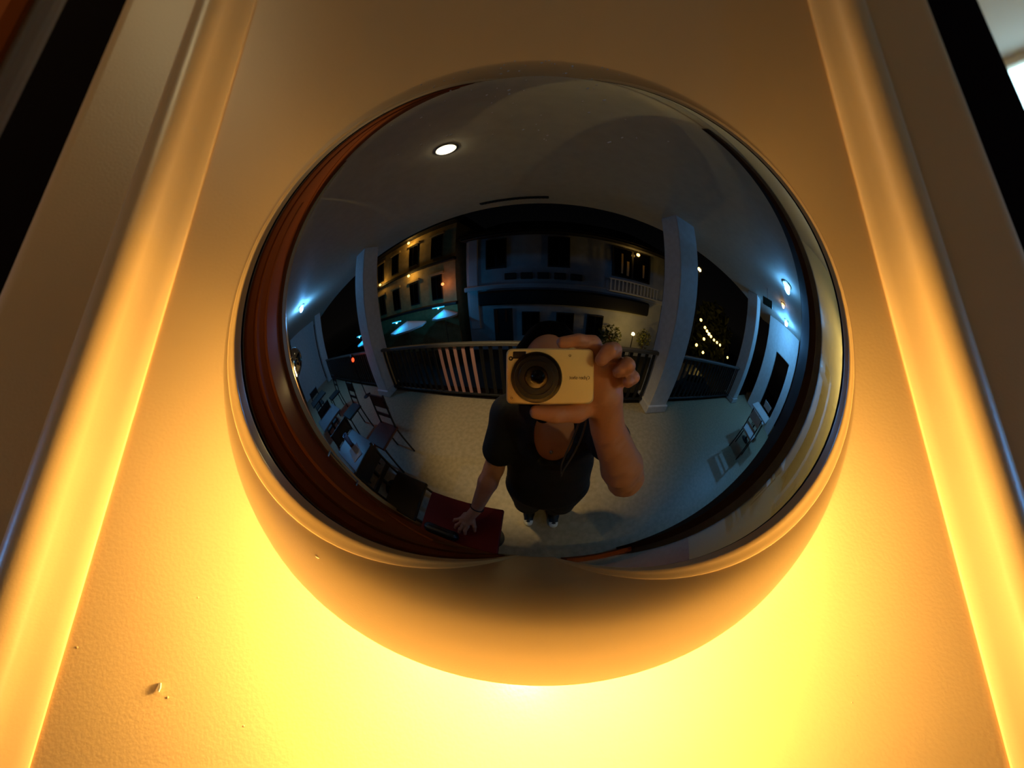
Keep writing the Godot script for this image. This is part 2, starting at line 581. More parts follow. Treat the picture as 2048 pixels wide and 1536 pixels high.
# ---------------------------------------------------------------- terrace
func build_terrace() -> void:
	struct("floor", box_mesh(Vector3(20.0, 0.2, 2.35), 0.0, Vector3(-1.5, -0.1, 1.075)), M.floor, "pale beige stone terrace floor", "floor")
	struct("ceiling", box_mesh(Vector3(20.0, 0.25, 3.0), 0.0, Vector3(-1.5, CEIL_Y + 0.125, 1.2)), M.white_wall, "plain cream plaster terrace ceiling", "ceiling")
	# square columns at the terrace edge
	var cx := [-8.9, -3.17, 1.8, 5.15]
	var names := ["column_1", "column_2", "column_3", "column_4"]
	var labels := ["white square column beside the glowing red lantern, washed in blue light", "white square column between lit ochre house and terrace tables", "white square column beside the photographer's raised arm", "white square column in front of the tree with string lights"]
	for i in 4:
		var c := Node3D.new()
		c.name = names[i]; add_child(c)
		c.position = Vector3(cx[i], 0, 2.05)
		tag(c, labels[i], "column", "", "structure")
		obj("shaft", box_mesh(Vector3(0.38, CEIL_Y, 0.38), 0.012, Vector3(0, CEIL_Y / 2, 0)), M.column, c)
		obj("base", box_mesh(Vector3(0.44, 0.14, 0.44), 0.012, Vector3(0, 0.07, 0)), M.column, c)
	# railings between the columns
	var rails := [[-8.71, -3.36], [-2.98, 1.61], [1.99, 4.96]]
	var rl := ["dark iron railing between the blue-lit column and the next column", "dark iron railing with pale slats behind the photographer", "dark iron railing in front of the parked car and lit tree"]
	for i in 3:
		var x0: float = rails[i][0]; var x1: float = rails[i][1]
		var r := thing("railing", rl[i], "railing", Vector3((x0 + x1) / 2, 0, 2.08))
		var w := x1 - x0
		obj("top_rail", box_mesh(Vector3(w, 0.05, 0.07), 0.008, Vector3(0, 0.90, 0)), M.rail, r)
		obj("bottom_rail", box_mesh(Vector3(w, 0.04, 0.04), 0.006, Vector3(0, 0.10, 0)), M.iron, r)
		var n := int(w / 0.13)
		var bar := box_mesh(Vector3(0.05, 0.76, 0.02), 0.003)
		for k in n:
			var x := -w / 2 + w * (k + 0.5) / n
			var wx := x + (x0 + x1) / 2
			var b := obj("slat", bar, M.pale_slat if i == 1 and wx > -1.5 and wx < -0.82 else M.iron, r, at(Vector3(x, 0.50, 0)))
			if i == 1 and wx > -1.5 and wx < -0.82: b.set_meta("label", "pale pink slat")
	# low dark parapet sheet behind the railing feet
	struct("trim_6", box_mesh(Vector3(18.0, 0.10, 0.12), 0.01, Vector3(-1.8, 0.05, 2.19)), M.dark_paint, "dark kerb along the terrace edge under the railings", "kerb")
	# end wall at the far +x end, white and blue lit, with an opening
	var e := Node3D.new()
	e.name = "wall_end"; add_child(e)
	tag(e, "white end wall with open doorway glowing in blue light", "wall", "", "structure")
	obj("pier", box_mesh(Vector3(0.15, CEIL_Y, 0.35), 0.01, Vector3(6.6, CEIL_Y / 2, 0.25)), M.column, e)
	obj("pier", box_mesh(Vector3(0.15, CEIL_Y, 0.55), 0.01, Vector3(6.6, CEIL_Y / 2, 1.45)), M.column, e)
	obj("lintel", box_mesh(Vector3(0.15, 0.9, 0.8), 0.01, Vector3(6.6, 2.55, 0.8)), M.column, e)
	struct("wall_end_far", box_mesh(Vector3(0.2, CEIL_Y, 1.9), 0.0, Vector3(-9.9, CEIL_Y / 2, 1.0)), M.column, "pale end wall beyond the far terrace tables", "wall")

# ---------------------------------------------------------------- room behind the shop front
func build_interior() -> void:
	struct("floor_inside", box_mesh(Vector3(6.0, 0.1, 3.0), 0.0, Vector3(0, 0.0, -1.65)), M.dark_wood, "dark floor of the room behind the shop window", "floor")
	struct("ceiling_inside", box_mesh(Vector3(6.0, 0.1, 3.0), 0.0, Vector3(0, 2.95, -1.65)), M.interior_ceiling, "white ceiling of the room behind the shop window", "ceiling")
	struct("wall_inside_back", box_mesh(Vector3(6.0, 3.0, 0.1), 0.0, Vector3(0, 1.5, -3.1)), M.khaki, "khaki back wall of the room behind the shop window", "wall")
	struct("wall_inside_side", box_mesh(Vector3(0.1, 3.0, 3.0), 0.0, Vector3(1.6, 1.5, -1.6)), M.khaki, "khaki side wall seen through the wide shop window", "wall")
	struct("wall_inside_far", box_mesh(Vector3(0.1, 3.0, 3.0), 0.0, Vector3(-1.6, 1.5, -1.6)), M.khaki, "khaki side wall seen through the narrow glass strip", "wall")
	var l := thing("ceiling_lamp", "cool white round ceiling lamp inside the room behind the shop window", "lamp", Vector3(0.98, 2.90, -0.84))
	obj("base", lathe([Vector2(0.001, 0.0), Vector2(0.12, 0.0), Vector2(0.12, -0.02), Vector2(0.001, -0.02)], 24), M.white_in, l)
	obj("diffuser", lathe([Vector2(0.11, -0.02), Vector2(0.105, -0.045), Vector2(0.08, -0.06), Vector2(0.001, -0.066)], 24), glow(Color(0.75, 0.95, 1.0), 6.0), l)
	omni(Vector3(0.98, 2.77, -0.84), Color(0.72, 0.92, 1.0), 0.03, 0.08)
	# added warm lamps, set close to the khaki side walls to brighten them
	var pl := ["added warm pendant lamp brightening the khaki wall behind the wide shop window", "added warm pendant lamp brightening the khaki wall behind the narrow glass strip"]
	for k in 2:
		var p := Vector3([1.15, -1.15][k], 2.35, -0.95)
		var w := thing("added_pendant_lamp", pl[k], "lamp", p)
		obj("cord", tube([Vector3(0, 0.55, 0), Vector3(0, 0.1, 0)], 0.004, 6), M.black, w)
		obj("shade", lathe([Vector2(0.02, 0.12), Vector2(0.09, 0.04), Vector2(0.088, 0.04), Vector2(0.018, 0.11)], 20), M.brown_seat, w)
		obj("bulb", ball_mesh(0.03), glow(Color(1.0, 0.85, 0.55), 3.0), w)
		omni(p, Color(1.0, 0.92, 0.66), 0.36, 0.03)

# ---------------------------------------------------------------- dome wall lights
func sconce(where: Vector3, label: String, power: float) -> void:
	var s := thing("wall_light", label, "lamp", where)
	# dome: a hollow half sphere open towards the wall, standing GAP off it
	var rows := []; var ns := []
	for i in 65:
		var a := PI * 0.5 * i / 64.0
		var r := []; var n := []
		for j in 129:
			var b := TAU * j / 128.0
			var v := Vector3(sin(a) * cos(b), sin(a) * sin(b), cos(a))
			r.append(v * DOME_R + Vector3(0, 0, GAP)); n.append(v)
		rows.append(r); ns.append(n)
	obj("dome", grid_mesh(rows, ns), M.chrome, s).set_meta("label", "mirror-polished dome shade")
	rows = []; ns = []
	var ri := DOME_R - 0.0012
	for i in 33:
		var a := PI * 0.5 * i / 32.0
		var r := []; var n := []
		for j in 65:
			var b := TAU * j / 64.0
			var v := Vector3(sin(a) * cos(b), sin(a) * sin(b), cos(a))
			r.append(v * ri + Vector3(0, 0, GAP)); n.append(-v)
		rows.append(r); ns.append(n)
	obj("lining", grid_mesh(rows, ns), M.lining, s)
	rows = [[], []]; ns = [[], []]
	for j in 129:
		var b := TAU * j / 128.0
		rows[0].append(Vector3(cos(b) * DOME_R, sin(b) * DOME_R, GAP)); rows[1].append(Vector3(cos(b) * ri, sin(b) * ri, GAP))
		ns[0].append(Vector3(0, 0, -1)); ns[1].append(Vector3(0, 0, -1))
	obj("rim", grid_mesh(rows, ns), M.chrome, s)
	var g := RandomNumberGenerator.new()
	g.seed = 77
	var dust := st_new()
	for k in 90:
		var v := Vector3(g.randf_range(-0.42, 0.18), g.randf_range(0.02, 0.52), 0.0)
		v += Vector3(g.randfn(), g.randfn(), 0) * 0.05
		v.z = sqrt(maxf(1.0 - v.x * v.x - v.y * v.y, 0.1))
		v = v.normalized()
		var a := v.cross(Vector3(0.8, 0.5, 0.1)).normalized(); var b := v.cross(a)
		var size := g.randf_range(0.00006, 0.00022)
		add_box(dust, v * (DOME_R + 0.00005) + Vector3(0, 0, GAP), Vector3(size * g.randf_range(1.0, 4.0), size, 0.0001), 0.0, Basis(b, a, v))
	obj("dust", done(dust), M.dust, s).set_meta("kind", "stuff")
	var turn := Transform3D(Basis(Vector3.RIGHT, PI / 2), Vector3.ZERO)
	obj("back_plate_with_light_block", lathe([Vector2(0.001, 0.052), Vector2(0.020, 0.052), Vector2(0.022, 0.050), Vector2(0.022, 0.004), Vector2(0.045, 0.004), Vector2(0.047, 0.002), Vector2(0.047, 0.0)], 40), M.lining, s, turn)  # plate plus an added centre cylinder that keeps light off the upper wall
	for k in 3:
		var a := PI / 2 + TAU * k / 3.0
		obj("spacer", tube([Vector3(cos(a) * 0.04, sin(a) * 0.04, 0.003), Vector3(cos(a) * 0.045, sin(a) * 0.045, 0.086)], 0.003, 8), M.steel, s)
	# a curved tube lamp low inside the dome
	var arc := []
	for k in 15:
		var a := deg_to_rad(lerpf(-74.0, 74.0, k / 14.0))
		arc.append(Vector3(0.0625 * sin(a), -0.0625 * cos(a), 0.0230))
	obj("bulb", tube(arc, 0.007, 10), glow(Color(1.0, 0.86, 0.58), 2.0), s)
	for e in [arc[0], arc[14]]:
		obj("lamp_holder", box_mesh(Vector3(0.014, 0.014, 0.026), 0.002, e + Vector3(0, 0.004, 0.018)), M.lining, s)
	for k in 7:
		omni(where + arc[2 * k + 1], Color(1.0, 0.87, 0.59), power / TOWN / 7.0 * [0.85, 0.35, 0.8, 5.2, 0.8, 0.35, 0.85][k], 0.010)

func build_sconces() -> void:
	sconce(Vector3(0, LAMP_Y, 0), "large polished dome wall light glowing on the gold pilaster, mirroring the photographer", 0.070)
	sconce(Vector3(-1.235, LAMP_Y, 0.05), "second polished dome wall light on the pilaster past the dark door", 0.16)
	# a fleck of old paint standing off the panel below the lamp
	var st := st_new()
	var p := [Vector3(-0.0009, 0.0024, 0.0002), Vector3(0.0004, 0.0022, 0.0006), Vector3(0.0010, -0.0002, 0.0010), Vector3(0.0006, -0.0026, 0.0011), Vector3(-0.0005, -0.0016, 0.0007)]
	var q := []
	for k in 5:
		p[k] = p[k] * 0.45
		q.append(p[k] + Vector3(0, 0, -0.0006))
	poly(st, p, Vector3(0, 0, -0.01)); poly(st, q, Vector3(0, 0, 0.01))
	for i in 5:
		poly(st, [p[i], p[(i + 1) % 5], q[(i + 1) % 5], q[i]], Vector3.ZERO)
	single("paint_fleck", done(st), M.gold_fleck, "tiny pale fleck of loose paint on the gold panel under the dome light", "paint fleck", at(wall_point(320, 1375) + Vector3(0, 0, 0.0005)))
	for f in [[335, 1395, 0.6], [487, 1452, 0.5], [396, 1195, 0.5], [154, 1295, 0.6], [367, 616, 0.4], [1704, 1405, 0.4], [1715, 1352, 0.3]]:
		single("paint_nib", ball_mesh(0.0006 * f[2], 0.5, 10), M.gold, "tiny raised nib in the gold paint of the lit panel", "paint nib", Transform3D(Basis(Vector3.RIGHT, PI / 2), wall_point(f[0], f[1])), "raised nibs in the gold paint")

func wall_point(px: float, py: float) -> Vector3:
	var d := cam_basis.x * ((px - 1024.0) / 1657.0) - cam_basis.y * ((py - 768.0) / 1657.0) - cam_basis.z
	return CAM_POS + d * (-CAM_POS.z / d.z)

# ---------------------------------------------------------------- lamps on the terrace ceiling
func downlight(where: Vector3, label: String, c: Color, power: float, r: float) -> void:
	var t := thing("ceiling_light", label, "lamp", where)
	obj("housing", lathe([Vector2(r * 0.9, 0.0), Vector2(r * 1.25, 0.0), Vector2(r * 1.25, -0.012), Vector2(r * 1.02, -0.02), Vector2(r, -0.012)], 28), M.steel, t)
	obj("lens", lathe([Vector2(r, -0.010), Vector2(r * 0.93, -0.010 - r * 0.25), Vector2(r * 0.75, -0.010 - r * 0.46), Vector2(r * 0.42, -0.010 - r * 0.62), Vector2(0.001, -0.010 - r * 0.68)], 28), glow(c, power), t)

func build_ceiling_lights() -> void:
	# the warm spotlight near the lamp, its beam washing the wall to one side
	downlight(Vector3(-0.68, CEIL_Y, 0.89), "bright warm spotlight in the terrace ceiling above the photographer", Color(1.0, 0.95, 0.80), 6.0, 0.075)
	var s := SpotLight3D.new()
	s.position = Vector3(-0.68, CEIL_Y - 0.075, 0.89)
	add_child(s)
	s.look_at(Vector3(-0.50, 2.20, 0.0), Vector3.UP)
	s.light_color = Color(1.0, 0.90, 0.66)
	s.light_energy = 1.0
	s.spot_range = 30.0
	s.spot_attenuation = 2.0
	s.spot_angle = 19.0
	s.spot_angle_attenuation = 1.0
	s.light_size = 0.05
	s.shadow_enabled = true
	var down := SpotLight3D.new()  # second beam added at the same fixture to brighten the terrace floor
	down.position = Vector3(-0.68, CEIL_Y - 0.075, 0.89)
	add_child(down)
	down.look_at(Vector3(-0.10, 0.0, 1.95), Vector3.RIGHT)
	down.light_color = Color(1.0, 0.90, 0.68)
	down.light_energy = 5.2
	down.spot_range = 30.0
	down.spot_attenuation = 2.0
	down.spot_angle = 37.0
	down.spot_angle_attenuation = 0.6
	down.light_size = 0.05
	down.shadow_enabled = true
	# cool lamps along the terrace
	var blue := Color(0.34, 0.66, 1.0)
	downlight(Vector3(-5.36, CEIL_Y, 0.64), "cold blue-white ceiling lamp over the far terrace tables", Color(0.50, 0.85, 1.0), 7.0, 0.10)
	omni(Vector3(-5.36, CEIL_Y - 0.10, 0.64), blue, 2.0, 0.06)
	downlight(Vector3(3.17, CEIL_Y, 0.40), "cold blue-white ceiling lamp beside the exit sign", Color(0.50, 0.88, 1.0), 7.0, 0.10)
	omni(Vector3(3.17, CEIL_Y - 0.09, 0.40), blue, 0.5, 0.06)
	downlight(Vector3(5.6, CEIL_Y, 0.75), "cold blue ceiling lamp in front of the white end wall", Color(0.45, 0.80, 1.0), 5.0, 0.08)
	omni(Vector3(5.6, CEIL_Y - 0.09, 0.75), blue, 2.4, 0.06)
	downlight(Vector3(4.35, CEIL_Y, 0.72), "small warm ceiling lamp near the white end wall", Color(1.0, 0.80, 0.45), 4.0, 0.06)
	omni(Vector3(4.35, CEIL_Y - 0.06, 0.72), Color(1.0, 0.8, 0.5), 0.03, 0.04)
	# exit sign
	var x := thing("exit_sign", "small dark green sign box hanging under the terrace ceiling", "sign", Vector3(4.0, 2.70, 1.18))
	obj("case", box_mesh(Vector3(0.05, 0.16, 0.30), 0.006), M.green, x)
	obj("bracket", tube([Vector3(0, 0.08, 0), Vector3(0, 0.30, 0)], 0.008, 6), M.steel, x)
	# long vent in the ceiling
	var v := thing("ceiling_vent", "long dark slotted vent in the terrace ceiling", "vent", Vector3(-0.45, CEIL_Y, 2.45))
	obj("frame", box_mesh(Vector3(0.95, 0.012, 0.075), 0.003, Vector3(0, -0.003, 0)), M.iron, v)
	for k in 19:
		obj("slat", box_mesh(Vector3(0.012, 0.008, 0.065), 0.0, Vector3(-0.45 + 0.05 * k, -0.012, 0)), M.vent, v)

# ---------------------------------------------------------------- the compact camera that takes the picture
func build_camera_body() -> void:
	var c := thing("compact_camera", "pale gold compact camera with dark round lens held up in front of the face", "camera")
	c.transform = Transform3D(cam_basis.scaled_local(Vector3.ONE * 1.10), CAM_POS)
	# local axes: x to the person's right, y up, z back towards the face; the lens front is just behind the origin
	var zf := 0.0165  # front face of the body
	var st := st_new()
	var cx := 0.0145; var cy := 0.0010; var w := 0.0465; var h := 0.0292; var r := 0.006
	var outline := []
	for q in 4:
		var ccx: float = [w - r, -(w - r), -(w - r), w - r][q]
		var ccy: float = [h - r, h - r, -(h - r), -(h - r)][q]
		for i in 7:
			var a := PI / 2 * q + PI / 2 * i / 6.0
			outline.append(Vector2(ccx + r * cos(a), ccy + r * sin(a)))
	var layer := func(z: float, inset: float) -> Array:
		var o := []
		for v in outline:
			o.append(Vector3(cx + v.x * (1.0 - inset / w), cy + v.y * (1.0 - inset / h), z))
		return o
	var ls := [layer.call(zf, 0.002), layer.call(zf + 0.0012, 0.0005), layer.call(zf + 0.003, 0.0), layer.call(zf + 0.017, 0.0), layer.call(zf + 0.020, 0.002)]
	var mid := Vector3(cx, cy, zf + 0.01)
	for i in ls.size() - 1:
		for j in outline.size():
			var k := (j + 1) % outline.size()
			poly(st, [ls[i][j], ls[i][k], ls[i + 1][k], ls[i + 1][j]], mid, 0)
	poly(st, ls[0], mid); poly(st, ls[-1], mid)
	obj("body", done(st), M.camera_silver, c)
	var turn := Transform3D(Basis(Vector3.RIGHT, -PI / 2), Vector3.ZERO)  # lathe axis y -> towards the wall (-z)
	var lathe_at := func(called: String, prof: Array, m: Material, p: Vector3, parent: Node3D) -> MeshInstance3D:
		return obj(called, lathe(prof, 48), m, parent, Transform3D(turn.basis, p))
	var o0 := Vector3(0, 0, zf)
	var ring: MeshInstance3D = lathe_at.call("lens_ring", [Vector2(0.0222, 0.0042), Vector2(0.0252, 0.0040), Vector2(0.0262, 0.0022), Vector2(0.0262, -0.001)], M.camera_ring, o0, c)
	ring.set_meta("label", "dark polished lens ring")
	lathe_at.call("lens_barrel", [Vector2(0.0172, 0.0095), Vector2(0.0212, 0.0095), Vector2(0.0217, 0.0085), Vector2(0.0217, 0.0)], M.camera_black, o0, c)
	lathe_at.call("inner_barrel", [Vector2(0.0110, 0.0140), Vector2(0.0162, 0.0140), Vector2(0.0170, 0.0130), Vector2(0.0170, 0.0)], M.camera_black, o0, c)
	lathe_at.call("front_lens", [Vector2(0.001, 0.0136), Vector2(0.006, 0.0133), Vector2(0.0115, 0.0122)], M.lens_glass, o0, c)
	obj("flash", box_mesh(Vector3(0.0135, 0.0075, 0.0016), 0.0006, Vector3(-0.0175, 0.0230, zf)), M.flash, c)
	lathe_at.call("assist_lamp", [Vector2(0.001, 0.0008), Vector2(0.0022, 0.0006), Vector2(0.0026, -0.001)], M.camera_black, Vector3(-0.0265, 0.0195, zf), c)
	lathe_at.call("microphone", [Vector2(0.001, 0.0006), Vector2(0.0012, 0.0004), Vector2(0.0014, -0.001)], M.camera_black, Vector3(0.0345, 0.0225, zf), c)
	lathe_at.call("front_mark", [Vector2(0.001, 0.0005), Vector2(0.0012, 0.0004), Vector2(0.0014, -0.001)], M.camera_black, Vector3(-0.0260, -0.0215, zf), c)
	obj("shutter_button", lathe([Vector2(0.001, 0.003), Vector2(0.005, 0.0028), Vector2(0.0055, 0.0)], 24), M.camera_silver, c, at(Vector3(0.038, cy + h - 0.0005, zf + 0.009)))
	# small dark lettering on the front, too soft in the photo to make out
	var word := TextMesh.new()
	var font := SystemFont.new()
	font.font_names = PackedStringArray(["Droid Sans"])
	word.font = font
	word.text = "Cyber-shot"
	word.font_size = 16
	word.pixel_size = 0.00028
	word.depth = 0.0003
	obj("lettering", word, M.camera_black, c, Transform3D(Basis(Vector3.UP, PI), Vector3(0.0445, -0.0005, zf - 0.0002)))
	# wrist strap: eyelet and a loop of cord hanging from the grip side
	var strap := []
	for i in 15:
		var t := i / 14.0
		strap.append(cam_basis.inverse() * (Vector3(0.006 * sin(t * 5.0), -0.26 * t - 0.012 * sin(t * PI), 0.02 * t)) + Vector3(cx + w + 0.0005, -0.006, zf + 0.010))
	obj("wrist_strap", tube(strap, 0.0016, 8), M.strap, c)
	var strap2 := []
	for i in 15:
		var t := i / 14.0
		strap2.append(cam_basis.inverse() * (Vector3(0.006 * sin(t * 5.0) - 0.011 * sin(t * PI), -0.26 * t - 0.012 * sin(t * PI), 0.02 * t + 0.004)) + Vector3(cx + w + 0.0005, -0.006, zf + 0.013))
	obj("wrist_strap", tube(strap2, 0.0016, 8), M.strap, c)
	obj("eyelet", box_mesh(Vector3(0.004, 0.006, 0.006), 0.001, Vector3(cx + w, -0.006, zf + 0.0115)), M.steel, c)

# ---------------------------------------------------------------- the photographer
func build_person() -> void:
	var px := 0.042
	var B := cam_basis
	var C := func(x: float, y: float, z: float) -> Vector3: return CAM_POS + B * (Vector3(x, y, z - 0.004) * 1.10)
	var pelvis := Vector3(px, 0.86, 0.44); var chest := Vector3(px, 1.17, 0.51)
	var neck := Vector3(px - 0.01, 1.285, 0.515); var head := Vector3(px - 0.030, 1.448, 0.495)
	var sl := Vector3(px - 0.155, 1.245, 0.51); var sr := Vector3(px + 0.155, 1.245, 0.50)
	var el := Vector3(-0.185, 1.03, 0.40); var wl := Vector3(-0.27, 0.875, 0.232)
	var er := Vector3(0.200, 1.305, 0.225); var wr := Vector3(0.098, 1.478, 0.240)
	var hipl := Vector3(px - 0.095, 0.83, 0.44); var hipr := Vector3(px + 0.095, 0.83, 0.44)
	var kl := Vector3(px - 0.11, 0.46, 0.45); var kr := Vector3(px + 0.11, 0.46, 0.45)
	var al := Vector3(px - 0.115, 0.08, 0.53); var ar := Vector3(px + 0.10, 0.08, 0.52)
	var body := Field.new(Vector3(-0.34, 0.0, 0.13), Vector3(0.34, 1.50, 0.66), 0.0125)
	body.cap(pelvis, Vector3(px, 1.0, 0.47), 0.115, 0.105, 0.03, Vector3(0.75, 1, 1.05))
	body.cap(Vector3(px, 1.0, 0.47), chest, 0.105, 0.115, 0.03, Vector3(0.75, 1, 1.05))
	body.cap(chest, Vector3(px, 1.22, 0.51), 0.115, 0.08, 0.03, Vector3(0.72, 1, 1.05))
	body.cap(Vector3(px, 1.24, 0.51), sl, 0.06, 0.052, 0.03)
	body.cap(Vector3(px, 1.24, 0.51), sr, 0.06, 0.052, 0.03)
	body.cap(Vector3(px, 1.23, 0.51), neck + Vector3(0, 0.08, -0.01), 0.06, 0.048, 0.03)
	body.chain([sl, el], [0.050, 0.040], 0.02)
	body.chain([el, el.lerp(wl, 0.3), wl], [0.040, 0.041, 0.027], 0.015)
	body.chain([sr, er], [0.050, 0.043], 0.02)
	body.chain([er, er.lerp(wr, 0.35), wr], [0.043, 0.043, 0.028], 0.015)
	body.chain([hipl, kl, al], [0.085, 0.055, 0.036], 0.02)
	body.chain([hipr, kr, ar], [0.085, 0.055, 0.036], 0.02)
	for a in [al, ar]:
		body.cap(a + Vector3(0, -0.03, 0.02), a + Vector3(0, -0.045, -0.15), 0.036, 0.028, 0.02)
	# head with its own finer grid, turned to face the wall (-z)
	var hb := Basis(Vector3.RIGHT, deg_to_rad(24.0))
	var hd := Field.new(head - Vector3(0.12, 0.19, 0.15), head + Vector3(0.12, 0.16, 0.15), 0.0048)
	hd.cap(head + hb * Vector3(0, 0.025, 0.012), head + hb * Vector3(0, 0.02, -0.01), 0.083, 0.078, 0.0, Vector3(1.14, 1, 0.95))
	hd.cap(head + hb * Vector3(0, -0.01, -0.03), head + hb * Vector3(0, -0.075, -0.045), 0.062, 0.032, 0.03)
	hd.cap(head + hb * Vector3(0, -0.06, 0.02), neck + Vector3(0, 0.02, 0), 0.050, 0.050, 0.03)
	hd.cap(head + hb * Vector3(0, 0.0, -0.088), head + hb * Vector3(0, -0.034, -0.104), 0.008, 0.012, 0.012)
	for s in [-1, 1]:
		hd.cap(head + hb * Vector3(s * 0.034, 0.016, -0.083), head + hb * Vector3(s * 0.018, 0.014, -0.088), 0.008, 0.008, 0.01)
		hd.cap(head + hb * Vector3(s * 0.072, 0.012, 0.006), head + hb * Vector3(s * 0.073, -0.02, 0.0), 0.013, 0.009, 0.006)
		hd.cap(head + hb * Vector3(s * 0.031, -0.002, -0.078), head + hb * Vector3(s * 0.030, -0.002, -0.078), 0.012, 0.012, 0.004)
	hd.cap(head + hb * Vector3(-0.018, -0.056, -0.088), head + hb * Vector3(0.018, -0.056, -0.088), 0.007, 0.007, 0.006)
	# the hand on the camera (the person's right): index over the top, thumb underneath, the others curled beside it
	var hr := Field.new(Vector3(-0.035, 1.43, 0.17), Vector3(0.15, 1.64, 0.31), 0.0033)
	var palm0: Vector3 = C.call(0.080, -0.022, 0.046); var palm1: Vector3 = C.call(0.074, 0.004, 0.044)
	hr.cap(wr, palm0, 0.027, 0.025, 0.012)
	hr.cap(palm0, palm1, 0.025, 0.021, 0.012)
	hr.cap(palm1, C.call(0.074, 0.020, 0.040), 0.019, 0.014, 0.01)
	hr.chain([C.call(0.074, 0.024, 0.040), C.call(0.064, 0.0385, 0.034), C.call(0.046, 0.0395, 0.028), C.call(0.028, 0.0370, 0.026)], [0.0115, 0.0100, 0.0088, 0.0078], 0.004)
	hr.chain([C.call(0.080, 0.016, 0.040), C.call(0.086, 0.030, 0.024), C.call(0.075, 0.0275, 0.012), C.call(0.066, 0.018, 0.012)], [0.0110, 0.0098, 0.0088, 0.0078], 0.004)
	hr.chain([C.call(0.086, 0.004, 0.040), C.call(0.101, 0.014, 0.022), C.call(0.095, 0.012, 0.008), C.call(0.084, 0.006, 0.010)], [0.0108, 0.0096, 0.0086, 0.0076], 0.004)
	hr.chain([C.call(0.088, -0.010, 0.044), C.call(0.106, -0.001, 0.030), C.call(0.106, 0.000, 0.016), C.call(0.096, -0.005, 0.010)], [0.0098, 0.0086, 0.0078, 0.0070], 0.004)
	hr.chain([C.call(0.070, -0.030, 0.046), C.call(0.046, -0.0400, 0.036), C.call(0.020, -0.0405, 0.030), C.call(0.000, -0.0375, 0.028)], [0.0155, 0.0125, 0.0105, 0.0088], 0.006)
	# the other hand, fingertips resting on the red table
	var hl := Field.new(Vector3(-0.44, 0.74, 0.06), Vector3(-0.22, 0.93, 0.28), 0.0036)
	var pl := Vector3(-0.315, 0.825, 0.185)
	hl.cap(wl, pl, 0.026, 0.025, 0.01)
	hl.cap(pl + Vector3(-0.012, -0.004, 0.012), pl + Vector3(-0.03, -0.012, -0.014), 0.021, 0.018, 0.01)
	hl.cap(pl + Vector3(0.010, -0.006, -0.012), pl + Vector3(-0.012, -0.012, -0.034), 0.020, 0.016, 0.01)
	var tips := [[Vector3(-0.355, 0.812, 0.172), Vector3(-0.392, 0.790, 0.158), Vector3(-0.408, 0.764, 0.148)], [Vector3(-0.345, 0.812, 0.156), Vector3(-0.378, 0.792, 0.128), Vector3(-0.394, 0.763, 0.112)], [Vector3(-0.332, 0.810, 0.145), Vector3(-0.356, 0.792, 0.112), Vector3(-0.368, 0.763, 0.094)], [Vector3(-0.316, 0.808, 0.140), Vector3(-0.330, 0.790, 0.110), Vector3(-0.336, 0.763, 0.094)]]
	for f in tips:
		hl.chain([pl + Vector3(-0.006, -0.004, -0.006), f[0], f[1], f[2]], [0.014, 0.0105, 0.0092, 0.0078], 0.005)
	hl.chain([pl + Vector3(0.018, -0.004, 0.006), Vector3(-0.288, 0.795, 0.150), Vector3(-0.292, 0.764, 0.128)], [0.015, 0.0115, 0.0088], 0.006)
	var p := thing("person", "person in black t-shirt and trousers holding a camera up, other hand on the red table", "person")
	obj("body", fields_mesh([body, hd, hr, hl]), M.skin, p)
	# clothing
	var shirt := Field.new(Vector3(-0.30, 0.70, 0.22), Vector3(0.34, 1.34, 0.68), 0.0115)
	shirt.cap(pelvis + Vector3(0, -0.04, 0), Vector3(px, 1.0, 0.47), 0.150, 0.132, 0.03, Vector3(0.72, 1, 1.05))
	shirt.cap(Vector3(px, 1.0, 0.47), chest, 0.125, 0.132, 0.03, Vector3(0.75, 1, 1.05))
	shirt.cap(chest, Vector3(px, 1.22, 0.51), 0.132, 0.09, 0.03, Vector3(0.72, 1, 1.05))
	shirt.cap(Vector3(px, 1.24, 0.51), sl, 0.072, 0.065, 0.03)
	shirt.cap(Vector3(px, 1.24, 0.51), sr, 0.072, 0.065, 0.03)
	shirt.cap(sl, sl.lerp(el, 0.62), 0.065, 0.066, 0.03)
	shirt.cap(sr, sr.lerp(er, 0.45), 0.065, 0.066, 0.03)
	shirt.above(0.76)
	shirt.carve(Vector3(px - 0.005, 1.28, 0.38), 0.085, Vector3(1.1, 0.62, 0.8))
	obj("t_shirt", fields_mesh([shirt]), M.black, p)
	var pants := Field.new(Vector3(-0.24, 0.0, 0.26), Vector3(0.30, 0.96, 0.66), 0.0125)
	pants.cap(pelvis, pelvis + Vector3(0, 0.04, 0), 0.122, 0.12, 0.02, Vector3(0.75, 1, 1.05))
	pants.chain([hipl, kl, al + Vector3(0, -0.03, 0)], [0.115, 0.092, 0.082], 0.02)
	pants.chain([hipr, kr, ar + Vector3(0, -0.03, 0)], [0.115, 0.092, 0.082], 0.02)
	pants.above(0.035)
	obj("trousers", fields_mesh([pants]), M.black, p)
	for a in [al, ar]:
		var shoe := Field.new(a + Vector3(-0.07, -0.085, -0.24), a + Vector3(0.07, 0.05, 0.11), 0.008)
		shoe.cap(a + Vector3(0, -0.02, 0.03), a + Vector3(0, -0.042, -0.07), 0.046, 0.046, 0.02)
		shoe.cap(a + Vector3(0, -0.042, -0.07), a + Vector3(0, -0.048, -0.165), 0.046, 0.036, 0.02)
		shoe.above(0.0)
		var sh := obj("shoe", fields_mesh([shoe]), M.shoe, p)
		var toe := Field.new(a + Vector3(-0.06, -0.085, -0.23), a + Vector3(0.06, 0.03, -0.10), 0.006)
